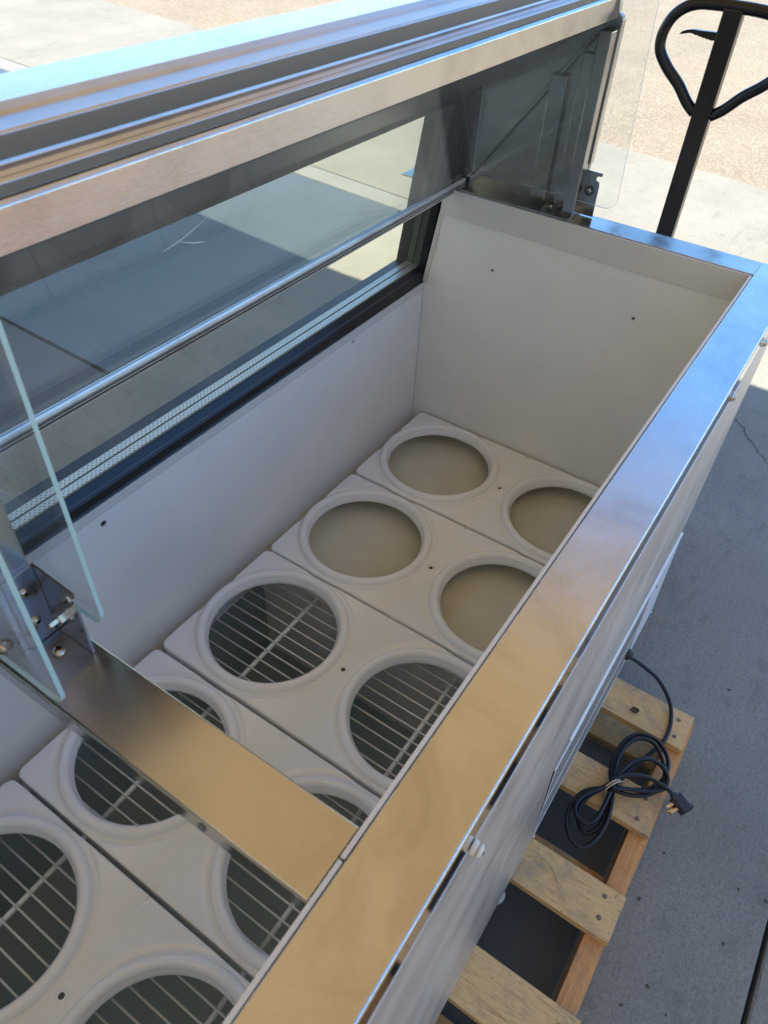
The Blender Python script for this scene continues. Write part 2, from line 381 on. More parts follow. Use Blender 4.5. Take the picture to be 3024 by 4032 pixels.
for i in range(260):
    if i < 150: x, y = random.uniform(-.9, 1.6), random.uniform(-1.3, -.6)
    else: x, y = random.uniform(.25, 2.2), random.gauss(1.665, .02)
    r = random.uniform(.0012, .0035) * (1.3 if i % 9 == 0 else 1)
    bmesh.ops.create_icosphere(bm, subdivisions=1, radius=r, matrix=Matrix.Translation((x, y, r * .4)) @ Matrix.Rotation(random.random() * 6, 4, 'Z') @ Matrix.Diagonal((1.5, 1, .6, 1)))
g = link('grit', bm, plastic('grit_brown', (.10, .08, .06), .9), ground); g['kind'] = 'stuff'

# ================================================================ AWNING (overhead, mirrored in the steel)
aw = thing('awning', 'tan canvas awning overhead, seen as gold in the steel rail', 'awning', (-4, 0, 0))
def aw_child(o): return child_of(o, aw)
bpy.context.view_layer.update()
H = 3.4
so = SUN.x / SUN.z * H; syo = SUN.y / SUN.z * H
bm = bmesh.new()
ed = [(1.72 + so, -1.75), (1.70 + so, .35 + syo), (1.47 + so, .5 + syo), (1.46 + so, 1.5 + syo), (1.56 + so, 2.75 + syo)]
nx = 24
pv = None
for k in range(nx + 1):
    row = []
    for (ex, ey) in ed:
        x = -3.4 + (ex + 3.4) * k / nx
        row.append(bm.verts.new((x, ey, H + .02 * math.sin(x * 4))))
    if pv:
        for a in range(len(row) - 1): bm.faces.new((pv[a], row[a], row[a + 1], pv[a + 1]))
    pv = row
aw_child(link('canopy_cloth', bm, M['canvas']))
for y in (-1.7, 2.7):
    for x in (-3.2,): aw_child(box('post', x - .04, x + .04, y - .04, y + .04, 0, H - .04, M['pipe_white']))
slab('brown_reflect_bed', [(-9, -2.5), (2.4, -2.5), (2.4, -8), (-9, -8)], concrete('brown_reflect_ground', (.20, .10, .065), lines=(20, 20), speckd=.8), .012)  # unseen brown ground, added so the canopy band mirrors brown
bl = box('building_wall', -3.9, -3.6, -14, 14, 0, 5.0, M['pipe_white'])
bl['label'] = 'pale stucco wall of the building behind the photographer'; bl['category'] = 'building'

# ================================================================ FREEZER CABINET
X1, X0 = .1496, -2.19       # inside of tub, far and near end
YL, YS = .322, -.3045       # inside of tub, customer and staff side
ZR = 1.040                  # rim
fz = thing('display_freezer', 'long open stainless and white ice cream display freezer standing on the pallet', 'display freezer')
# --- outer body
P = fz; gx0_ = -.492
box('body_panel', X0 - .055, .2105, -.3735, -.371, .4185, .988, M['steel_dull'], P, .0006)
prism('body_panel', [(-.3737, .430), (-.3860, .150), (-.3835, .150), (-.3712, .418), (-.3712, .430)], 'x', X0 - .055, gx0_ - .003, M['steel_dull'], P)
prism('panel_flange', [(-.371, .408), (-.3776, .406), (-.3780, .4150), (-.3740, .4182), (-.371, .4182)], 'x', -.425, .2105, M['grille'], P)
box('base_tray', X0 - .05, .205, -.383, .39, .128, .15, M['steel_dull'], P, .001)
box('end_panel', .2055, .2105, -.3705, .395, .150, 1.016, M['steel_dull'], P, .001)
box('end_panel', X0 - .056, X0 - .052, -.3705, .395, .150, 1.016, M['steel_dull'], P, .001)
box('front_panel', X0 - .055, .2105, .3955, .3990, .150, .835, M['steel_dull'], P, .001)
# --- ventilation grille on a slightly flared skirt: plate, bars and the dark space behind
gx0, gx1 = gx0_, .200
gyz = lambda z: -.3765 - (.412 - z) * .0350
def gpr(name, x0, x1, z0, z1, o0, o1, m): return prism(name, [(gyz(z0) - o0, z0), (gyz(z1) - o0, z1), (gyz(z1) + o1, z1), (gyz(z0) + o1, z0)], 'x', x0, x1, m, P)
gy = -.384
gpr('grille_void', gx0, gx1, .152, .412, -.0002, .003, M['void'])
for z0, z1 in ((.150, .162), (.270, .280), (.402, .4165)): gpr('grille_rail', gx0, gx1, z0, z1, .0006, .002, M['grille'])
for x0, x1 in ((gx0, gx0 + .006), (.0115, gx1)): gpr('grille_stile', x0, x1, .1621, .4019, .0008, .0016, M['grille'])
sl0 = gpr('slat', -.0014, .0014, .1622, .2699, .0001, .0001, M['grille'])
sl1 = gpr('slat', -.0014, .0014, .2801, .4018, .0001, .0001, M['grille'])
xs = [gx0 + .011 + i * .0088 for i in range(57)]
xs = [x for x in xs if x < .0085]
for i, x in enumerate(xs):
    for s in (sl0, sl1):
        o = s if i == 0 else dup(s)
        o.location.x = x
for x, z in ((-.488, .155), (.05, .385), (.19, .155)): lathe('screw', [(0, .0035), (.003, .003), (.0048, .001), (.005, 0)], M['screwm'], P, 12, (x, gyz(z) - .0012, z), (0, -1, 0))
lathe('cable_gland', [(.005, .012), (.008, .012), (.011, .006), (.014, .005), (.014, 0)], M['gasket'], P, 16, (-.009, gyz(.205) - .001, .205), (0, -1, 0))
# --- rim rails
def rail_profile(y0, y1, z1, z0, r=.0028):
    return rounded([(y1, z0), (y1, z1), (y0, z1), (y0, z0), (y0 + .0015, z0), (y0 + .0015, z1 - .0015), (y1 - .0015, z1 - .0015), (y1 - .0015, z0)], [0, r, .001, 0, 0, 0, 0, 0], 4)
def rail_top(name, x0, x1, y0, y1, drop_lo, drop_hi, m):
    """folded steel cap: top sheet plus downturned lips"""
    return box(name, x0, x1, y0, y1, ZR - .0022, ZR, m, P, .0009)
RY0, RY1 = -.3725, -.3093
prism('staff_rail', rounded([(RY0, ZR - .05), (RY0, ZR), (RY1, ZR), (RY1, ZR - .012), (RY1 - .0015, ZR - .012), (RY1 - .0015, ZR - .002), (RY0 + .002, ZR - .002), (RY0 + .002, ZR - .05)], [0, .003, .0012, 0, 0, 0, .001, 0], 5), 'x', X0 - .058, .2128, M['steel_x'], P, smooth=False)
prism('rail_lip', [(RY0 - .0004, ZR - .050), (RY0 - .0004, ZR - .0034), (RY0 - .0001, ZR - .0034), (RY0 - .0001, ZR - .050)], 'x', X0 - .058, .2124, M['steel_lip'], P)
box('end_rail', X1 + .0040, .2124, RY1 + .0003, .3990, ZR - .0024, ZR - .0002, M['steel_y'], P, .0009)
box('end_rail_lip', .2108, .2124, RY1 + .001, .3985, ZR - .05, ZR - .0026, M['steel_lip'], P)
box('end_rail', X0 - .056, X0 - .004, RY1 + .0003, .3990, ZR - .0024, ZR - .0002, M['steel_y'], P, .0009)
# white liner lip showing beside the steel, butted at the divider
for a, b in ((X0, -1.0135), (-1.0115, X1)): box('liner_lip', a, b, YS - .0038, YS + .0004, ZR - .012, ZR - .0012, M['trim'], P, .0008)
box('liner_lip', X1 + .0002, X1 + .0030, YS, .298, ZR - .012, ZR - .0016, M['trim'], P, .0006)
box('seal_gap', X0, X1 + .0036, YS - .0047, YS - .0039, ZR - .03, ZR - .006, M['void'], P)
box('seal_gap', X1 + .0031, X1 + .0040, YS, .298, ZR - .03, ZR - .005, M['void'], P)
# --- liner
prism('liner_wall', [(YS - .002, .40), (.3214, .40), (.3214, .8297), (.2952, .8297), (.2952, .9875), (YS - .002, .9875)], 'x', X1, X1 + .004, M['liner'], P)                 # far end
prism('liner_breaker', [(X1 - .0032, .9885), (X1 - .0005, 1.0385), (X1 + .003, 1.0385), (X1 + .003, .9870), (X1 - .0005, .9870)], 'y', YS - .001, .296, M['trim'], P)
box('liner_wall', X0 - .004, X0, YS - .002, .322, .40, 1.038, M['liner'], P)
box('liner_wall', X0, X1 - .0002, YS - .003, YS, .15, 1.028, M['liner'], P)                 # staff side
box('liner_wall', X0, X1 - .0002, YL, YL + .003, .15, .829, M['liner'], P)                  # customer side
box('wall_trim', X0, X1 - .0006, YL - .0016, YL + .0004, .8195, .8300, M['trim'], P, .0005)
box('wall_trim', X0, X1 - .0006, YL - .0007, YL + .0004, .8120, .8172, M['trim'], P, .0003)
# far end jamb between sill and header (white edge strip, black jamb)
tl = lambda z: .326 - .170 * (z - .83)        # inner edge line of the inclined window
prism('jamb_trim', [(tl(.83) - .0005, .8305), (tl(1.04), 1.04), (tl(1.04) - .010, 1.04), (tl(.83) - .011, .8305)], 'x', X1 - .0012, X1 + .003, M['trim'], P)
prism('jamb_trim', [(.2955, .8305), (tl(.8305) - .0115, .8305), (tl(1.036) - .0105, 1.036), (.2955, 1.036)], 'x', X1 + .0001, X1 + .0032, M['liner'], P)
# --- floor: raised step at the far end, deep well beyond
box('floor_step', -.438, X1 - .0004, YS + .0003, YL - .0003, .445, .456, M['floor'], P, .003)
box('step_face', -.4365, -.4345, YS + .0003, YL - .0003, .15, .4445, M['liner'], P)
box('step_lip', -.447, -.4382, YS + .002, YL - .002, .428, .4475, M['trim'], P, .003)
box('well_floor', X0, -.4370, YS + .0003, YL - .0003, .150, .156, M['well'], P)
box('well_wall', X0, -.4375, YL - .0045, YL - .0006, .157, .438, M['well'], P)
box('well_wall', X0, -.4375, YS + .0006, YS + .0045, .157, .438, M['well'], P)
box('well_ledge', X0, -.4475, YL - .026, YL - .005, .424, .4305, M['trim'], P, .001)
box('well_ledge', X0, -.4475, YS + .005, YS + .026, .424, .4305, M['trim'], P, .001)
# --- window: black sill, jambs, header, three panes, two perforated spacers
WX0 = X0 - .02
prism('window_frame', [(YL + .0005, .8305), (.3245, .8335), (.3270, .845), (.3295, .8475), (.3385, .8600), (.3725, .8600), (.396, .8600), (.396, .8352), (.330, .8305)], 'x', WX0, X1 + .004, M['black'], P)
prism('window_frame', [(.3302, .8484), (.3310, .8478), (.3318, .8492), (.3310, .8498)], 'x', WX0, X1 - .002, plastic('grey_seam', (.12, .12, .14), .4), P)
dz = lambda y, z: (y - .150 * (z - .86), z)
for x0, x1 in ((X1 + .0005, X1 + .02),):
    prism('window_jamb', [dz(.3235, .8305), dz(.3385, .8605), dz(.3385, 1.19), dz(.3235, 1.19)], 'x', X1 - .0022, x1, M['black'], P)
    prism('window_jamb', [dz(.3725, .8605), dz(.396, .8605), dz(.396, 1.19), dz(.3725, 1.19)], 'x', X1 - .0010, x1, M['gasket'], P)
    for ya, yb in ((.3400, .3538), (.3570, .3708)):
        prism('jamb_spacer', [dz(ya, .8610), dz(yb, .8610), dz(yb, 1.189), dz(ya, 1.189)], 'x', X1 + .0005, x1, M['jspacer'], P)
        prism('jamb_gasket', [dz(yb + .0002, .8610), dz(yb + .003, .8610), dz(yb + .003, 1.189), dz(yb + .0002, 1.189)], 'x', X1 + .0005, x1, M['gasket'], P)
for ya, yb in ((.3400, .3538), (.3570, .3708)):
    box('spacer', WX0, X1, ya, yb, .8602, .8640, M['spacer'], P, .0005)
for y in (.3388, .3555, .3718):
    prism('window_pane', [dz(y - .0012, .8606), dz(y + .0012, .8606), dz(y + .0012, 1.192), dz(y - .0012, 1.192)], 'x', WX0, X1 + .0004, M['glass'], P)
# --- canopy, a folded steel section
CX0, CX1 = X0 - .05, .2000
prof = [(.0430, 1.3490), (.0424, 1.3795), (.0450, 1.3828), (.0490, 1.3830), (.0490, 1.3908), (.0530, 1.3928), (.0570, 1.3908), (.0610, 1.3935), (.0650, 1.3945), (.0680, 1.3930),
        (.0700, 1.3970), (.0704, 1.4110), (.0722, 1.4128), (.0985, 1.4128), (.1020, 1.4148), (.1120, 1.4175), (.1225, 1.4150), (.1265, 1.4128),
        (.1905, 1.4128), (.1960, 1.4085), (.3480, 1.2220), (.3500, 1.1900), (.2950, 1.1900), (.2900, 1.2020), (.0600, 1.3400)]
prism('canopy', rounded([(.1268, 1.4080), (.1268, 1.4128), (.1905, 1.4128), (.1960, 1.4085), (.3480, 1.2220), (.3500, 1.1900), (.2950, 1.1900), (.2900, 1.2020), (.0600, 1.3400), (.0600, 1.3700), (.1200, 1.4000)], [0, .001, .004, .003, .002, .002, .002, .002, 0, 0, 0], 4), 'x', CX0, CX1, M['steel_x'], P)
tr_ = [p for p in prof if p[0] < .127 and p != (.0600, 1.3400)]
prism('canopy_band', rounded([(.0430, 1.3490), (.0424, 1.3795), (.0450, 1.3828), (.0480, 1.3831), (.0480, 1.3490)], [.001, .003, .002, 0, 0], 4), 'x', CX0, CX1, M['steel_x'], P)
prism('track_profile', rounded([(.0598, 1.3490), (.0484, 1.3490), (.0484, 1.3831)] + tr_[4:-1] + [(.1264, 1.4128), (.1264, 1.4076), (.1195, 1.3996), (.0598, 1.3696)], [0, 0, 0] + [.0022] * (len(tr_) - 5) + [0] * 4, 4), 'x', CX0, CX1 - .0003, M['track'], P)
prism('canopy_underside', [(.0445, 1.3484), (.0600, 1.3390), (.2895, 1.2008), (.2945, 1.1888), (.3490, 1.1888), (.3490, 1.1896), (.2950, 1.1896), (.2900, 1.2016), (.0600, 1.3396), (.0450, 1.3488)], 'x', CX0, CX1 - .0005, M['under'], P)
box('step_strip', CX0 + .002, CX1 - .0005, .0472, .0488, 1.3836, 1.3905, M['step_grey'], P, .0005)  # dark grey strip laid along each step of the track
box('step_strip', CX0 + .002, CX1 - .0005, .0684, .0700, 1.3968, 1.4112, M['step_grey'], P, .0006)
# --- leaning inner guard glass (two bays) with aluminium edge strip
def guard(x0, x1):
    a = (.2765, 1.046); b = (.0480, 1.350); n = (.0021, .0016)
    bm = bmesh.new()
    q = [(a[0] - n[0], a[1] - n[1]), (a[0] + n[0], a[1] + n[1]), (b[0] + n[0], b[1] + n[1]), (b[0] - n[0], b[1] - n[1])]
    v0 = [bm.verts.new((x0, *p)) for p in q]; v1 = [bm.verts.new((x1, *p)) for p in q]
    for i in range(4): bm.faces.new((v0[i], v0[(i + 1) % 4], v1[(i + 1) % 4], v1[i]))
    bm.faces.new(v0); bm.faces.new(v1[::-1]); bmesh.ops.recalc_face_normals(bm, faces=bm.faces[:])
    link('guard_glass', bm, M['guard'], P)
    s = prism('glass_strip', [(.2700, 1.0500), (.2716, 1.0526), (.2728, 1.0500), (.2745, 1.0478), (.2760, 1.0510), (.2790, 1.0510), (.2802, 1.0460), (.2818, 1.0440), (.2818, 1.0385), (.2800, 1.0365), (.2790, 1.0300), (.2755, 1.0290), (.2745, 1.0355), (.2715, 1.0385), (.2710, 1.0440), (.2695, 1.0460)], 'x', x0 - .001, x1 + .001, M['alu'], P)
    for ya, yb, za, zb in ((.2736, .2750, 1.0474, 1.0500), (.2798, .2806, 1.0466, 1.0492), (.2690, .2700, 1.0416, 1.0428), (.2722, .2734, 1.0345, 1.0356)):
        box('strip_groove', x0, x1, ya, yb, za, zb, M['gasket'], s)
guard(-.978, .1900); guard(CX0 + .02, -1.052)
gl_ = bpy.data.objects['guard_glass']
M['scratch'] = plastic('pale_scratch', (.75, .76, .72), .6)
for pts_ in ([(-.7396, .1078, 1.2705), (-.7161, .1008, 1.2790), (-.6941, .0904, 1.2936)], [(-.7173, .1044, 1.2749), (-.6892, .1140, 1.2620), (-.6723, .1183, 1.2565)]):
    tube('scratch', catmull([Vector(p) + Vector((0, -.0021, -.0016)) for p in pts_], 6), lambda t: .0001 + .00038 * math.sin(math.pi * t), M['scratch'], gl_, 5)
# --- canopy end panel with folded channels (far end) and plain one (near end)
for xa, xb in ((.2003, .2118), (CX0 - .012, CX0 - .001)):
    pe = [(.0290, ZR + .0005), (.0290, 1.3550), (.0360, 1.3600), (.0400, 1.3860), (.0700, 1.4130), (.2060, 1.4130), (.3540, 1.2220), (.3600, 1.1850), (.3960, .8600), (.3960, .8355), (.3600, .8355), (.3300, ZR + .0005)]
    prism('canopy_end_panel', pe, 'x', xa, xb, M['steel_dark'], P, .0008)
box('end_channel', .1885, .2000, .0970, .1280, ZR + .010, 1.262, M['steel_dark'], P, .002)
box('end_channel', .1925, .2000, .0560, .0790, ZR + .004, 1.300, M['steel_dark'], P, .0015)
box('end_post', .1700, .2000, .0300, .0520, ZR + .0005, 1.338, M['steel_dark'], P, .0015)
box('post_face', .1985, .2140, .0268, .0288, ZR + .09, 1.352, M['steel'], P, .0006)
prism('corner_gusset', [(.262, 1.056), (.272, 1.056), (.070, 1.325), (.062, 1.325)], 'x', .1905, .2000, M['steel_dark'], P, .001)
box('end_ledge', X1 + .0035, .2000, .030, .330, ZR + .0002, ZR + .0032, M['steel_dark'], P, .0006)
box('slot_bracket', .176, .196, .070, .092, ZR + .0034, ZR + .0060, M['steel_dark'], P, .0006)
lathe('screw', [(0, .004), (.0035, .0035), (.0052, .001), (.0055, 0)], M['screwm'], P, 12, (.186, .081, ZR + .006))
# --- centre post
box('centre_post', -1.030, -.9975, .0185, .0600, ZR + .0005, 1.345, M['steel'], P, .0015)
# --- L brackets with hooked notch, screws and nut
def bracket(x, y1, y0, zt, far):
    s = 1
    pts = [(y1, ZR + .0012), (y0, ZR + .0012), (y0 + .001, ZR + .058), (y0 + .003, ZR + .0645), (y0 + .0075, ZR + .0645), (y0 + .0095, ZR + .0700), (y0 + .0062, ZR + .0735), (y0, ZR + .0735), (y0 - .0012, ZR + .0795), (y1 - .003, zt), (y1, zt)]
    prism('bracket', pts, 'x', x - .0011, x + .0011, M['steel_dark'], P, .0003)
bracket(-.9960, .0180, -.0300, 1.1240, False)
box('bracket_foot', -1.0245, -.9974, .0155, .0182, ZR + .0012, 1.1240, M['steel_dark'], P, .0004)
bracket(.2010, .0440, .0010, 1.1200, True)
scr = [(0, .0030), (.0024, .0027), (.0040, .0012), (.0044, 0)]
def cross_head(loc, nrm, r=1.0):
    o = lathe('screw', [(a * r, b * r) for a, b in scr], M['screwm'], P, 16, loc, nrm)
    bm = bmesh.new(); abox(bm, -.0021 * r, .0021 * r, -.0005 * r, .0005 * r, .0026 * r, .0033 * r); abox(bm, -.0005 * r, .0005 * r, -.0021 * r, .0021 * r, .0027 * r, .0034 * r)
    s = link('screw_slot', bm, M['void'], o); return o
cross_head((-1.0115, .0155, 1.104), (0, -1, 0)); cross_head((-1.0115, .0155, 1.068), (0, -1, 0), 1.1)
cross_head((-1.012, -.004, ZR + .0005), (0, 0, 1), 1.35)
lathe('washer', [(.004, .0016), (.0085, .0016), (.009, 0)], M['gasket'], P, 20, (.2021 - .0035, .0180, 1.086), (-1, 0, 0))
cross_head((.1972, .0180, 1.086), (-1, 0, 0), 1.1)
bm = bmesh.new(); alathe(bm, [(0, .017), (.003, .0165), (.0035, .0155), (.0035, .008), (.0062, .008), (.0066, .007), (.0066, .0015), (.010, .0014), (.010, 0)], 6)
nut = link('lock_nut', bm, M['screwm'], P); nut.location = (-.9972, -.0080, 1.080); nut.rotation_euler = Vector((-1, 0, 0)).to_track_quat('Z', 'Y').to_euler()
lathe('washer', [(.003, .0018), (.0095, .0018), (.010, 0)], M['screwm'], P, 20, (-.9948, -.0085, 1.082), (1, 0, 0))
# --- clear side panes with rounded corners and frosted green edges
def side_pane(x, y0, y1, z0, z1, r=.020, th=.0038, lean=0):
    pts = rounded([(y1, z0 + .004), (y0, z0), (y0 + lean, z1), (y1, z1)], [.004, r, .02, .004], 10)
    bm = bmesh.new(); n = len(pts)
    v0 = [bm.verts.new((x - th / 2, *p)) for p in pts]; v1 = [bm.verts.new((x + th / 2, *p)) for p in pts]
    bm.faces.new(v0); bm.faces.new(v1[::-1])
    for i in range(n):
        f = bm.faces.new((v0[i], v0[(i + 1) % n], v1[(i + 1) % n], v1[i])); f.material_index = 1
    bmesh.ops.recalc_face_normals(bm, faces=bm.faces[:])
    o = link('side_pane', bm, None, P, mats=[M['clear'], M['pane_edge']]); return o
side_pane(.1800, -.0450, .2500, 1.0700, 1.400, th=.0030, lean=.018)
side_pane(-.9780, -.0300, .2550, 1.0560, 1.400, lean=.004)
side_pane(-1.0500, -.0720, .2550, 1.0640, 1.400, lean=.0)
cross_head((-1.0535, -.012, 1.098), (-1, 0, 0), 1.5)
# --- divider bar across the tub
bx0, bx1 = -1.0490, -.9865
prism('divider_bar', rounded([(bx0, ZR - .024), (bx0, ZR), (bx1, ZR), (bx1, ZR - .024), (bx1 - .0015, ZR - .024), (bx1 - .0015, ZR - .0016), (bx0 + .0015, ZR - .0016), (bx0 + .0015, ZR - .024)], [0, .0025, .0025, 0, 0, 0, 0, 0], 4), 'y', -.3034, .3100, M['steel_y'], P)
prism('divider_skirt', [(bx0 - .0004, ZR - .0245), (bx0 - .0004, ZR - .003), (bx0 + .0003, ZR - .003), (bx0 + .0003, ZR - .0245)], 'y', -.3030, .3095, M['steel_lip'], P)
lathe('screw', [(0, .0015), (.003, .0015), (.0045, 0)], M['screwm'], P, 14, (bx0 - .0005, -.205, ZR - .014), (-1, 0, 0))
# --- threaded inserts in the liner
ins = [(.0022, -.0030), (.0024, .0006), (.0045, .0008), (.0052, 0)]
for loc, nrm in (((-.117, YL - .0005, .806), (0, -1, 0)), ((-.749, YL - .0005, .796), (0, -1, 0)), ((-1.40, YL - .0005, .80), (0, -1, 0)), ((X1 - .0003, .164, .905), (-1, 0, 0)), ((X1 - .0003, -.139, .901), (-1, 0, 0))):
    o = lathe('threaded_insert', ins, M['screwm'] if abs(loc[0] + .749) < .01 else M['trim'], P, 16, loc, nrm)
    bm = bmesh.new(); bmesh.ops.create_circle(bm, cap_ends=True, radius=.0024, segments=14); h = link('insert_hole', bm, M['void'], o); h.location.z = .0003
# --- fixings on the outer face
lathe('nylon_bolt', [(0, .0095), (.003, .0092), (.0056, .0078), (.0062, .0064), (.0058, .0054), (.0038, .0052), (.0038, .0044), (.0058, .0042), (.0066, .0030), (.0068, 0)], M['bolt'], P, 22, (-.928, -.3737, .985), (0, -1, 0))
bs = box('bolt_slot', -.9298, -.9262, -.3737 - .0100, -.3737 - .0085, .9842, .9858, M['void'], P)
for x in (-.173, .013): lathe('screw', [(0, .006), (.003, .0055), (.005, .0035), (.0055, .0015), (.0075, .0012), (.008, 0)], M['screwm'], P, 16, (x, -.3736, 1.000), (0, -1, 0))
for x in (-.60, .05): lathe('levelling_foot', [(0, .035), (.012, .035), (.012, .010), (.019, .008), (.021, .003), (.021, 0)], M['foot'], P, 18, (x, -.3700, .0955 if x < -.5 else .1235))
# --- power cord with moulded plug and rubber band
cordpts = [[(-.009,-.382,.205),(-.008,-.389,.2),(-.002,-.411,.189),(-.001,-.443,.178),(-.002,-.467,.167),(-.013,-.491,.156),(-.025,-.508,.145),(-.04,-.521,.134),(-.069,-.53,.131),(-.098,-.533,.130),(-.131,-.53,.130),(-.154,-.522,.130),(-.178,-.514,.130),(-.202,-.506,.130),(-.228,-.495,.130),(-.263,-.485,.132),(-.288,-.48,.134)],
[(-.322,-.482,.134),(-.358,-.487,.133),(-.388,-.484,.133),(-.409,-.471,.132),(-.407,-.457,.132),(-.389,-.443,.132),(-.364,-.439,.134),(-.335,-.445,.136),(-.312,-.458,.138),(-.292,-.479,.140)],
[(-.28,-.501,.139),(-.263,-.528,.138),(-.235,-.551,.138),(-.202,-.56,.138),(-.171,-.556,.138),(-.147,-.54,.138),(-.133,-.517,.138),(-.136,-.492,.138),(-.149,-.473,.138),(-.177,-.46,.138),(-.21,-.456,.138),(-.243,-.457,.139),(-.272,-.464,.141),(-.291,-.476,.143)],
[(-.323,-.487,.142),(-.356,-.493,.141),(-.385,-.494,.140),(-.419,-.488,.138),(-.443,-.474,.137),(-.443,-.453,.137),(-.427,-.435,.138),(-.4,-.423,.139),(-.372,-.422,.141),(-.342,-.43,.143),(-.321,-.448,.146),(-.304,-.475,.149)],
[(-.299,-.499,.149),(-.286,-.525,.148),(-.264,-.548,.147),(-.234,-.56,.147),(-.199,-.555,.147),(-.173,-.539,.147),(-.153,-.519,.147),(-.151,-.497,.147),(-.166,-.477,.147),(-.196,-.466,.147),(-.232,-.464,.148),(-.265,-.469,.150),(-.291,-.476,.153)],
[(-.33,-.477,.152),(-.367,-.476,.149),(-.392,-.469,.147),(-.4,-.454,.146),(-.391,-.435,.146),(-.369,-.429,.148),(-.343,-.439,.151),(-.314,-.461,.155),(-.29,-.472,.158)],
[(-.263,-.479,.158),(-.231,-.489,.158),(-.205,-.509,.158),(-.196,-.531,.156),(-.202,-.551,.156),(-.219,-.565,.156),(-.243,-.566,.156),(-.261,-.551,.156),(-.277,-.528,.157),(-.292,-.501,.159),(-.305,-.482,.161)],
[(-.300,-.470,.163),(-.286,-.474,.165),(-.27,-.489,.166),(-.255,-.508,.165),(-.245,-.529,.163),(-.244,-.55,.163),(-.244,-.572,.160),(-.2455,-.588,.153)]]
flat = [p for s in cordpts for p in s]
cord = tube('power_cord', catmull(flat, 7), .0045, M['cable'], P, 12)
bd = bmesh.new()
for rr, off in ((.0225, 0), (.0215, .0045)):
    ring = [Vector((-.297 + off * .3, -.4785 + off, .145)) + Vector((math.cos(t) * rr * .85 , math.cos(t) * -rr * .55, math.sin(t) * .0225)) for t in [2 * math.pi * k / 28 for k in range(29)]]
    atube(bd, ring, .0015, 6)
link('rubber_band', bd, M['band'], cord, True)
# plug: strain relief, body, three prongs
pl = bmesh.new()
T = Matrix.Translation((-.2505, -.605, .147)) @ Matrix.Rotation(math.atan2(-.032, -.017), 4, 'Z')
def tb(bm, x0, x1, y0, y1, z0, z1, bev):
    n0 = len(bm.verts); abox(bm, x0, x1, y0, y1, z0, z1, bev); bm.verts.ensure_lookup_table()
    for v in bm.verts[n0:]: v.co = T @ v.co
tb(pl, -.018, .018, -.0125, .0125, -.010, .010, .003)
tb(pl, .010, .0185, -.009, .016, -.0085, .0085, .002)
tb(pl, -.024, -.013, -.0060, .0060, -.006, .006, .002)
tb(pl, -.013, .006, -.0155, -.010, -.0085, .0085, .0015)
plug = link('plug', pl, M['plugp'], cord)
pg = bmesh.new()
tb(pg, -.010, -.004, -.034, -.0155, .0035, .0050, .0004); tb(pg, .002, .008, -.034, -.0155, .0035, .0050, .0004)
tb(pg, -.003, .0015, -.036, -.0155, -.0065, -.0020, .001)
link('prongs', pg, M['brass'], cord)

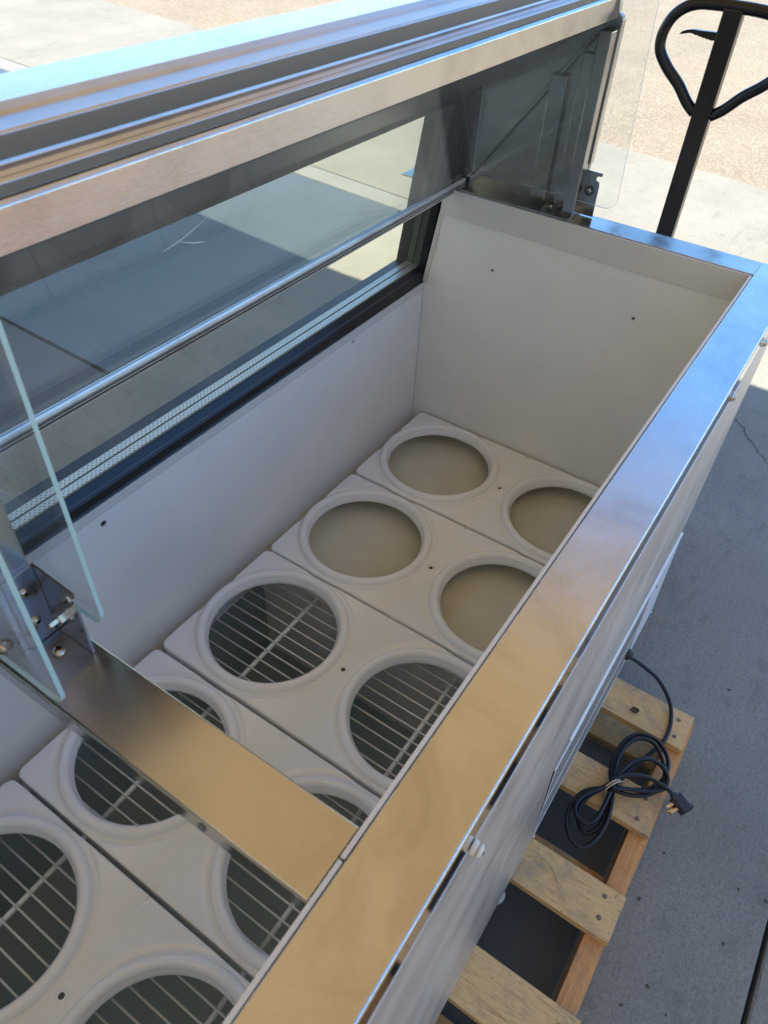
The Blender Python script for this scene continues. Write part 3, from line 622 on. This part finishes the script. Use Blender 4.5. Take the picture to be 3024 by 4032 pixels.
# ================================================================ CAN TRAYS
PITCH, RH, CC = .2931, .1153, .1566
def sstep(x): x = max(0, min(1, x)); return x * x * (3 - 2 * x)
def tray_mesh():
    bm = bmesh.new()
    hx, hy, rc = .1435, .2945, .013
    def inside_dist(ang, cy):
        dx, dy = math.cos(ang), math.sin(ang); t = 1e9
        if abs(dx) > 1e-9: t = min(t, hx / abs(dx))
        if dy > 1e-9: t = min(t, (hy - cy) / dy)
        if dy < -1e-9: t = min(t, cy / -dy)
        # rounded outer corner
        for sx in (-1, 1):
            ccx, ccy = sx * (hx - rc), hy - rc - cy
            px, py = t * dx, t * dy
            if px * sx > hx - rc and py > ccy:
                b = dx * ccx + dy * ccy; c = ccx * ccx + ccy * ccy - rc * rc
                t = b + math.sqrt(max(0, b * b - c))
        return t
    def edge(x, y):            # distance to the rounded outline
        qx, qy = abs(x) - (hx - rc), abs(y) - (hy - rc)
        return rc - (math.hypot(max(qx, 0), max(qy, 0)) + min(max(qx, qy), 0))
    def h(x, y):
        r1 = math.hypot(x, abs(y) - CC)
        z = 0
        # bead round the opening: lip, shallow channel, broad bead
        t = r1 - RH
        z += .0105 * math.sqrt(max(0, 1 - ((t - .0125) / .0092) ** 2)) + .0015 * math.exp(-((t - .0125) / .012) ** 2)
        z += .0022 * math.exp(-((t - .0025) / .0016) ** 2)
        z -= .0050 * (1 - sstep(t / .004))
        # raised triangular fields between the two openings
        r2 = math.hypot(x, abs(y) + CC)
        d = min(r1 - RH - .0275, r2 - RH - .0275, abs(x) - .040 + .0 * y)
        k = sstep(d / .0065)
        z += .0034 * k
        # boss round the fixing hole
        rb = math.hypot(x, y)
        z += .0036 * (1 - sstep((rb - .0075) / .0048))
        e = edge(x, y)
        rr = .0055
        if e < rr: z -= rr - math.sqrt(max(0, rr * rr - (rr - e) ** 2))
        return z
    N = 176
    for sgn in (1, -1):
        angs = [2 * math.pi * (i + .5) / N for i in range(N)]
        for cx_ in (hx, -hx):
            ca = math.atan2(-CC, cx_) % (2 * math.pi); k_ = min(range(N), key=lambda i: abs(angs[i] - ca)); angs[k_] = ca
        rings = []
        fr = [0, .0008, .0016, .0026, .0032, .0036, .0042, .005, .0065, .008, .0095, .011, .0125, .014, .0155, .017, .0185, .0200, .0210, .0216, .0220, .0226]
        for i in range(N):
            a = angs[i]; D = inside_dist(a, CC); col = []
            rs = [RH + f for f in fr if RH + f < D - .001]
            r0 = rs[-1]; m1 = len(fr) - len(rs) + 30
            us = [(k + 1) / m1 for k in range(m1)]
            us = [u if u < .8 else .8 + .2 * (1 - (1 - (u - .8) / .2) ** 1.8) for u in us]
            rs += [r0 + (D - r0) * u for u in us]
            for r in rs:
                x, y = math.cos(a) * r, CC + math.sin(a) * r
                y = max(y, 0)
                col.append(bm.verts.new((x, y * sgn, h(x, y))))
            # inner lip turned down
            x, y = math.cos(a) * (RH + .0004), CC + math.sin(a) * (RH + .0004)
            col = [bm.verts.new((x, y * sgn, -.011))] + col
            ex, ey = col[-1].co.x, col[-1].co.y
            if edge(ex, ey) < .0006: col.append(bm.verts.new((ex, ey, -.022)))
            rings.append(col)
        for i in range(N):
            a, b = rings[i], rings[(i + 1) % N]
            for k in range(min(len(a), len(b)) - 1):
                q = (a[k], b[k], b[k + 1], a[k + 1]) if sgn > 0 else (a[k + 1], b[k + 1], b[k], a[k])
                bm.faces.new(q)
    bmesh.ops.remove_doubles(bm, verts=bm.verts[:], dist=.00004)
    bmesh.ops.recalc_face_normals(bm, faces=bm.faces[:])
    return bm
tb_ = tray_mesh()
ZT = .497
tl_ = ['white two-hole can tray at the far end of the tub, against the end wall', 'white two-hole can tray second from the far end, smooth floor beneath',
       'white two-hole can tray with wire rack beneath, just beyond the divider bar side', 'white two-hole can tray passing under the steel divider bar',
       'white two-hole can tray cut by the lower left corner of the picture', 'white two-hole can tray nearest, behind the one in the lower left corner']
tl_[2] = 'white two-hole can tray, third from the far end, white wire rack showing beneath'
def tray_thing(i, first=None):
    t = thing('can_tray', tl_[i], 'can tray', (-i * PITCH, 0, ZT), 'two-hole can trays in a row down the tub')
    if first is None:
        pn = link('tray_plate', tb_, M['tray'], t, True)
        r = lathe('hole_rim', [(.0041, .0034), (.0041, .0046), (.0047, .0052), (.0060, .0050), (.0074, .0042), (.0080, .0034)], M['tray'], t, 20)
        bm = bmesh.new(); bmesh.ops.create_circle(bm, cap_ends=True, radius=.0042, segments=20); hh = link('fixing_hole', bm, M['holem'], t); hh.location.z = .0038
        return t, (pn, r, hh)
    for c in first:
        k = c.copy(); C.objects.link(k); k.parent = t
    return t, first
t0, parts0 = tray_thing(0)
for i in range(1, 6):
    t, _ = tray_thing(i, parts0)
    t.rotation_euler = (0, 0, R([0, .15, -.1, .1, -.1, 0][i])); t.location.x += [0, -.0004, .0006, 0, -.0005, 0][i]

# ================================================================ WIRE RACKS
def rack(x0, x1, label):
    t = thing('wire_rack', label, 'wire rack', (0, 0, .440), 'white wire racks under the can trays')
    rods = []
    for y in (.1655, 0, -.152):
        if y == 0: continue
        tube('rod', catmull([(x1 + .004, y, -.024), (x1 + .002, y, -.010), (x1 - .006, y, -.0045), (x1 - .02, y, -.0045), (x0 + .01, y, -.0045)], 4), .0042, M['wire'], t, 10)
    for y in (.302, -.285): tube('rod', [(x1 - .01, y, -.0045), (x0 + .005, y, -.0045)], .0030, M['wire'], t, 8)
    n = int((x1 - .015 - x0) / .0226); w0 = None
    for i in range(n + 1):
        if w0 is None: w0 = tube('wire', [(0, .305, 0), (0, .1, .0003), (0, -.1, -.0002), (0, -.288, 0)], .00165, M['wire'], t, 8); o = w0
        else: o = dup(w0)
        o.location = (x1 - .017 - i * .0226, 0, 0)
rack(-1.008, -.448, 'white wire rack under the third and fourth tray, far side of the divider bar')
rack(-1.640, -1.030, 'white wire rack under the lower left tray, near side of the divider bar')

# ================================================================ PALLET
pa = thing('pallet', 'worn wooden pallet with pale boards and orange stringer under the freezer', 'pallet', (0, 0, 0))
board_x = [(-.1150, -.0185), (-.3400, -.2480), (-.5690, -.4760), (-.8020, -.7040), (-1.030, -.936), (-1.262, -1.168)]
def board(name, x0, x1, y0, y1, z0, z1, m, seed, nx=5, ny=26, ragged=True):
    cx, cy, cz = (x0 + x1) / 2, (y0 + y1) / 2, (z0 + z1) / 2
    bm = bmesh.new(); top = []; bot = []
    for i in range(nx + 1):
        a = []; b = []
        for j in range(ny + 1):
            u = i / nx; v = j / ny
            wob = .0012 * noise.noise(Vector((u * 2, v * 9, seed))) if i in (0, nx) else 0
            ee = (.0015 * noise.noise(Vector((u * 9, seed, v * 3))) if j in (0, ny) and ragged else 0)
            x = x0 + (x1 - x0) * u + wob - cx; y = y0 + (y1 - y0) * v + ee - cy
            dz_ = .0006 * noise.noise(Vector((u * 3, v * 14, seed + 5))) - (.0009 if i in (0, nx) or j in (0, ny) else 0)
            a.append(bm.verts.new((x, y, z1 - cz + dz_))); b.append(bm.verts.new((x, y, z0 - cz)))
        top.append(a); bot.append(b)
    for i in range(nx):
        for j in range(ny):
            bm.faces.new((top[i][j], top[i + 1][j], top[i + 1][j + 1], top[i][j + 1])); bm.faces.new((bot[i][j], bot[i][j + 1], bot[i + 1][j + 1], bot[i + 1][j]))
    for i in range(nx):
        bm.faces.new((top[i][0], bot[i][0], bot[i + 1][0], top[i + 1][0])); bm.faces.new((top[i][ny], top[i + 1][ny], bot[i + 1][ny], bot[i][ny]))
    for j in range(ny):
        bm.faces.new((top[0][j], top[0][j + 1], bot[0][j + 1], bot[0][j])); bm.faces.new((top[nx][j], bot[nx][j], bot[nx][j + 1], top[nx][j + 1]))
    bmesh.ops.recalc_face_normals(bm, faces=bm.faces[:])
    o = link(name, bm, m, pa); o.location = (cx, cy, cz); return o
YE = [-.572, -.5755, -.580, -.586, -.586, -.586]
for k, (x0, x1) in enumerate(board_x):
    b = board('deck_board', x0, x1, YE[k], .575, .1065, .1250, M['wood_y'], k * 3.1)
    if k == 3: b.rotation_euler.z = R(-.3)
    for ny_ in (-.548, 0, .56):
        for q in (.27, .73):
            xx = x0 + (x1 - x0) * q + random.uniform(-.006, .006); yy = ny_ + random.uniform(-.012, .010)
            lathe('nail', [(0, .0006), (.0020, .0006), (.0028, .0002), (.0046, .0001), (.0050, .00002)], plastic('nail_dent', (.14, .10, .045), .5, .5) if k == 0 and q < .5 and ny_ < -.1 else bpy.data.materials['nail_dent'], pa, 10, (xx, yy, .1253))
for y in (-.5595, 0, .5595): board('stringer', -1.262, -.0185, y - .019, y + .019, .0182, .1060, M['wood_x'], y * 10 + 2, 26, 4)
for k, (x0, x1) in enumerate(((-.117, -.022), (-.507, -.412), (-.90, -.805), (-1.262, -1.167))): board('bottom_board', x0, x1, -.578, .575, .0034, .0178, M['wood_y'], k * 2.3 + 50)

M['straw'] = plastic('dry_straw', (.50, .40, .24), .7)
stw = tube('straw', catmull([(-.512, -.395, .1262), (-.500, -.425, .1275), (-.515, -.452, .1262), (-.535, -.470, .1290), (-.552, -.492, .1262)], 6), .0007, M['straw'])
atl = {'label': 'thin dry straw curled on the pallet board near the cabinet foot', 'category': 'straw'}
for k_, v_ in atl.items(): stw[k_] = v_
M['leaf'] = plastic('dead_leaf', (.16, .10, .06), .8)
def leaf(x, y, z, s_, rz, label):
    bm = bmesh.new(); n_ = 9; vs = []
    for i in range(n_):
        t = i / (n_ - 1); w_ = math.sin(math.pi * t) ** .7 * .42 * s_
        vs.append([bm.verts.new((t * s_ - s_ / 2, k * w_, .0015 + .25 * s_ * (abs(k) * .5 + (t - .5) ** 2))) for k in (-1, -.5, 0, .5, 1)])
    for a_, b_ in zip(vs, vs[1:]):
        for k in range(4): bm.faces.new((a_[k], b_[k], b_[k + 1], a_[k + 1]))
    g_ = bmesh.ops.solidify(bm, geom=bm.faces[:], thickness=.0006)
    o = link('dead_leaf', bm, M['leaf'], None, True); o.location = (x, y, z); o.rotation_euler = (0, 0, rz); o['label'] = label; o['category'] = 'leaf'
leaf(-.318, -.448, .1252, .016, .7, 'curled dead leaf scrap on the second pallet board near the cord')
leaf(-.082, -.452, .1252, .020, 2.1, 'dark dead leaf scrap on the farthest pallet board')
mt = box('gap_shade_sheet', -1.30, -.125, -.5385, .535, .0006, .0030, M['mat'])  # sheet added inside the pallet to paint the gap shade dark
mt['label'] = 'dark sheet added on the concrete, standing in for shade in the pallet gaps'; mt['category'] = 'mat'
# ================================================================ PALLET JACK
jx, jy = .720, -.0285
pj = thing('pallet_jack', 'black pallet jack handle with looped grip standing beyond the freezer end', 'pallet jack', (jx, jy, 0))
def lj(name, bm, m, smooth=False): return link(name, bm, m, pj, smooth)
bm = bmesh.new(); abox(bm, -.0145, .0145, -.0200, .0200, .26, 1.316, .003); lj('shaft', bm, M['jack'])
half = [(-.018, 1.118), (-.041 + .0, 1.135), (-.0695, 1.165), (-.104, 1.193), (-.129, 1.222), (-.1335, 1.252), (-.123, 1.283), (-.102, 1.304), (-.074, 1.3155), (-.040, 1.3185), (0, 1.3190)]
half = [(-a, z) for a, z in half]
loop = [(0, a, z) for a, z in half] + [(0, -a, z) for a, z in half[::-1][1:]]
bm = bmesh.new(); atube(bm, catmull(loop, 5), .0118, 14); lj('grip_loop', bm, M['jack'], True)
lv = [(.0975, 1.258), (.092, 1.264), (.0835, 1.268), (.0720, 1.2705), (.0595, 1.2705), (.0185, 1.2720), (.0185, 1.2575), (.0300, 1.2560), (.034, 1.2580), (.038, 1.2570), (.042, 1.2590), (.046, 1.2580), (.050, 1.2600), (.054, 1.2595), (.058, 1.2615), (.063, 1.2610), (.070, 1.2630), (.0765, 1.2632), (.086, 1.2605)]
bm = bmesh.new()
v0 = [bm.verts.new((-.006, a, z)) for a, z in lv]; v1 = [bm.verts.new((.006, a, z)) for a, z in lv]
bm.faces.new(v0); bm.faces.new(v1[::-1])
for i in range(len(lv)): bm.faces.new((v0[i], v0[(i + 1) % len(lv)], v1[(i + 1) % len(lv)], v1[i]))
bmesh.ops.recalc_face_normals(bm, faces=bm.faces[:]); lj('release_lever', bm, M['jack'])
bm = bmesh.new(); abox(bm, -.05, .05, -.06, .06, .14, .27, .01); alathe(bm, [(.04, .09), (.045, .10), (.045, .30), (.030, .33), (.030, .38), (0, .38)], 20, Matrix.Translation((-.09, 0, 0))); lj('pump_unit', bm, M['jack'])
bm = bmesh.new(); abox(bm, -.20, -.14, -.33, .33, .055, .32, .01); lj('fork_frame', bm, M['jack'])
for y in (-.22, .22):
    bm = bmesh.new(); abox(bm, -1.35, -.205, y - .08, y + .08, .045, .095, .006); lj('fork', bm, M['jack'])
for y in (-.06, .06):
    bm = bmesh.new(); alathe(bm, [(0, -.025), (.08, -.025), (.085, -.02), (.085, .02), (.08, .025), (0, .025)], 28, Matrix.Translation((0, y, .086)) @ Matrix.Rotation(R(90), 4, 'X')); lj('wheel', bm, M['gasket'], False)
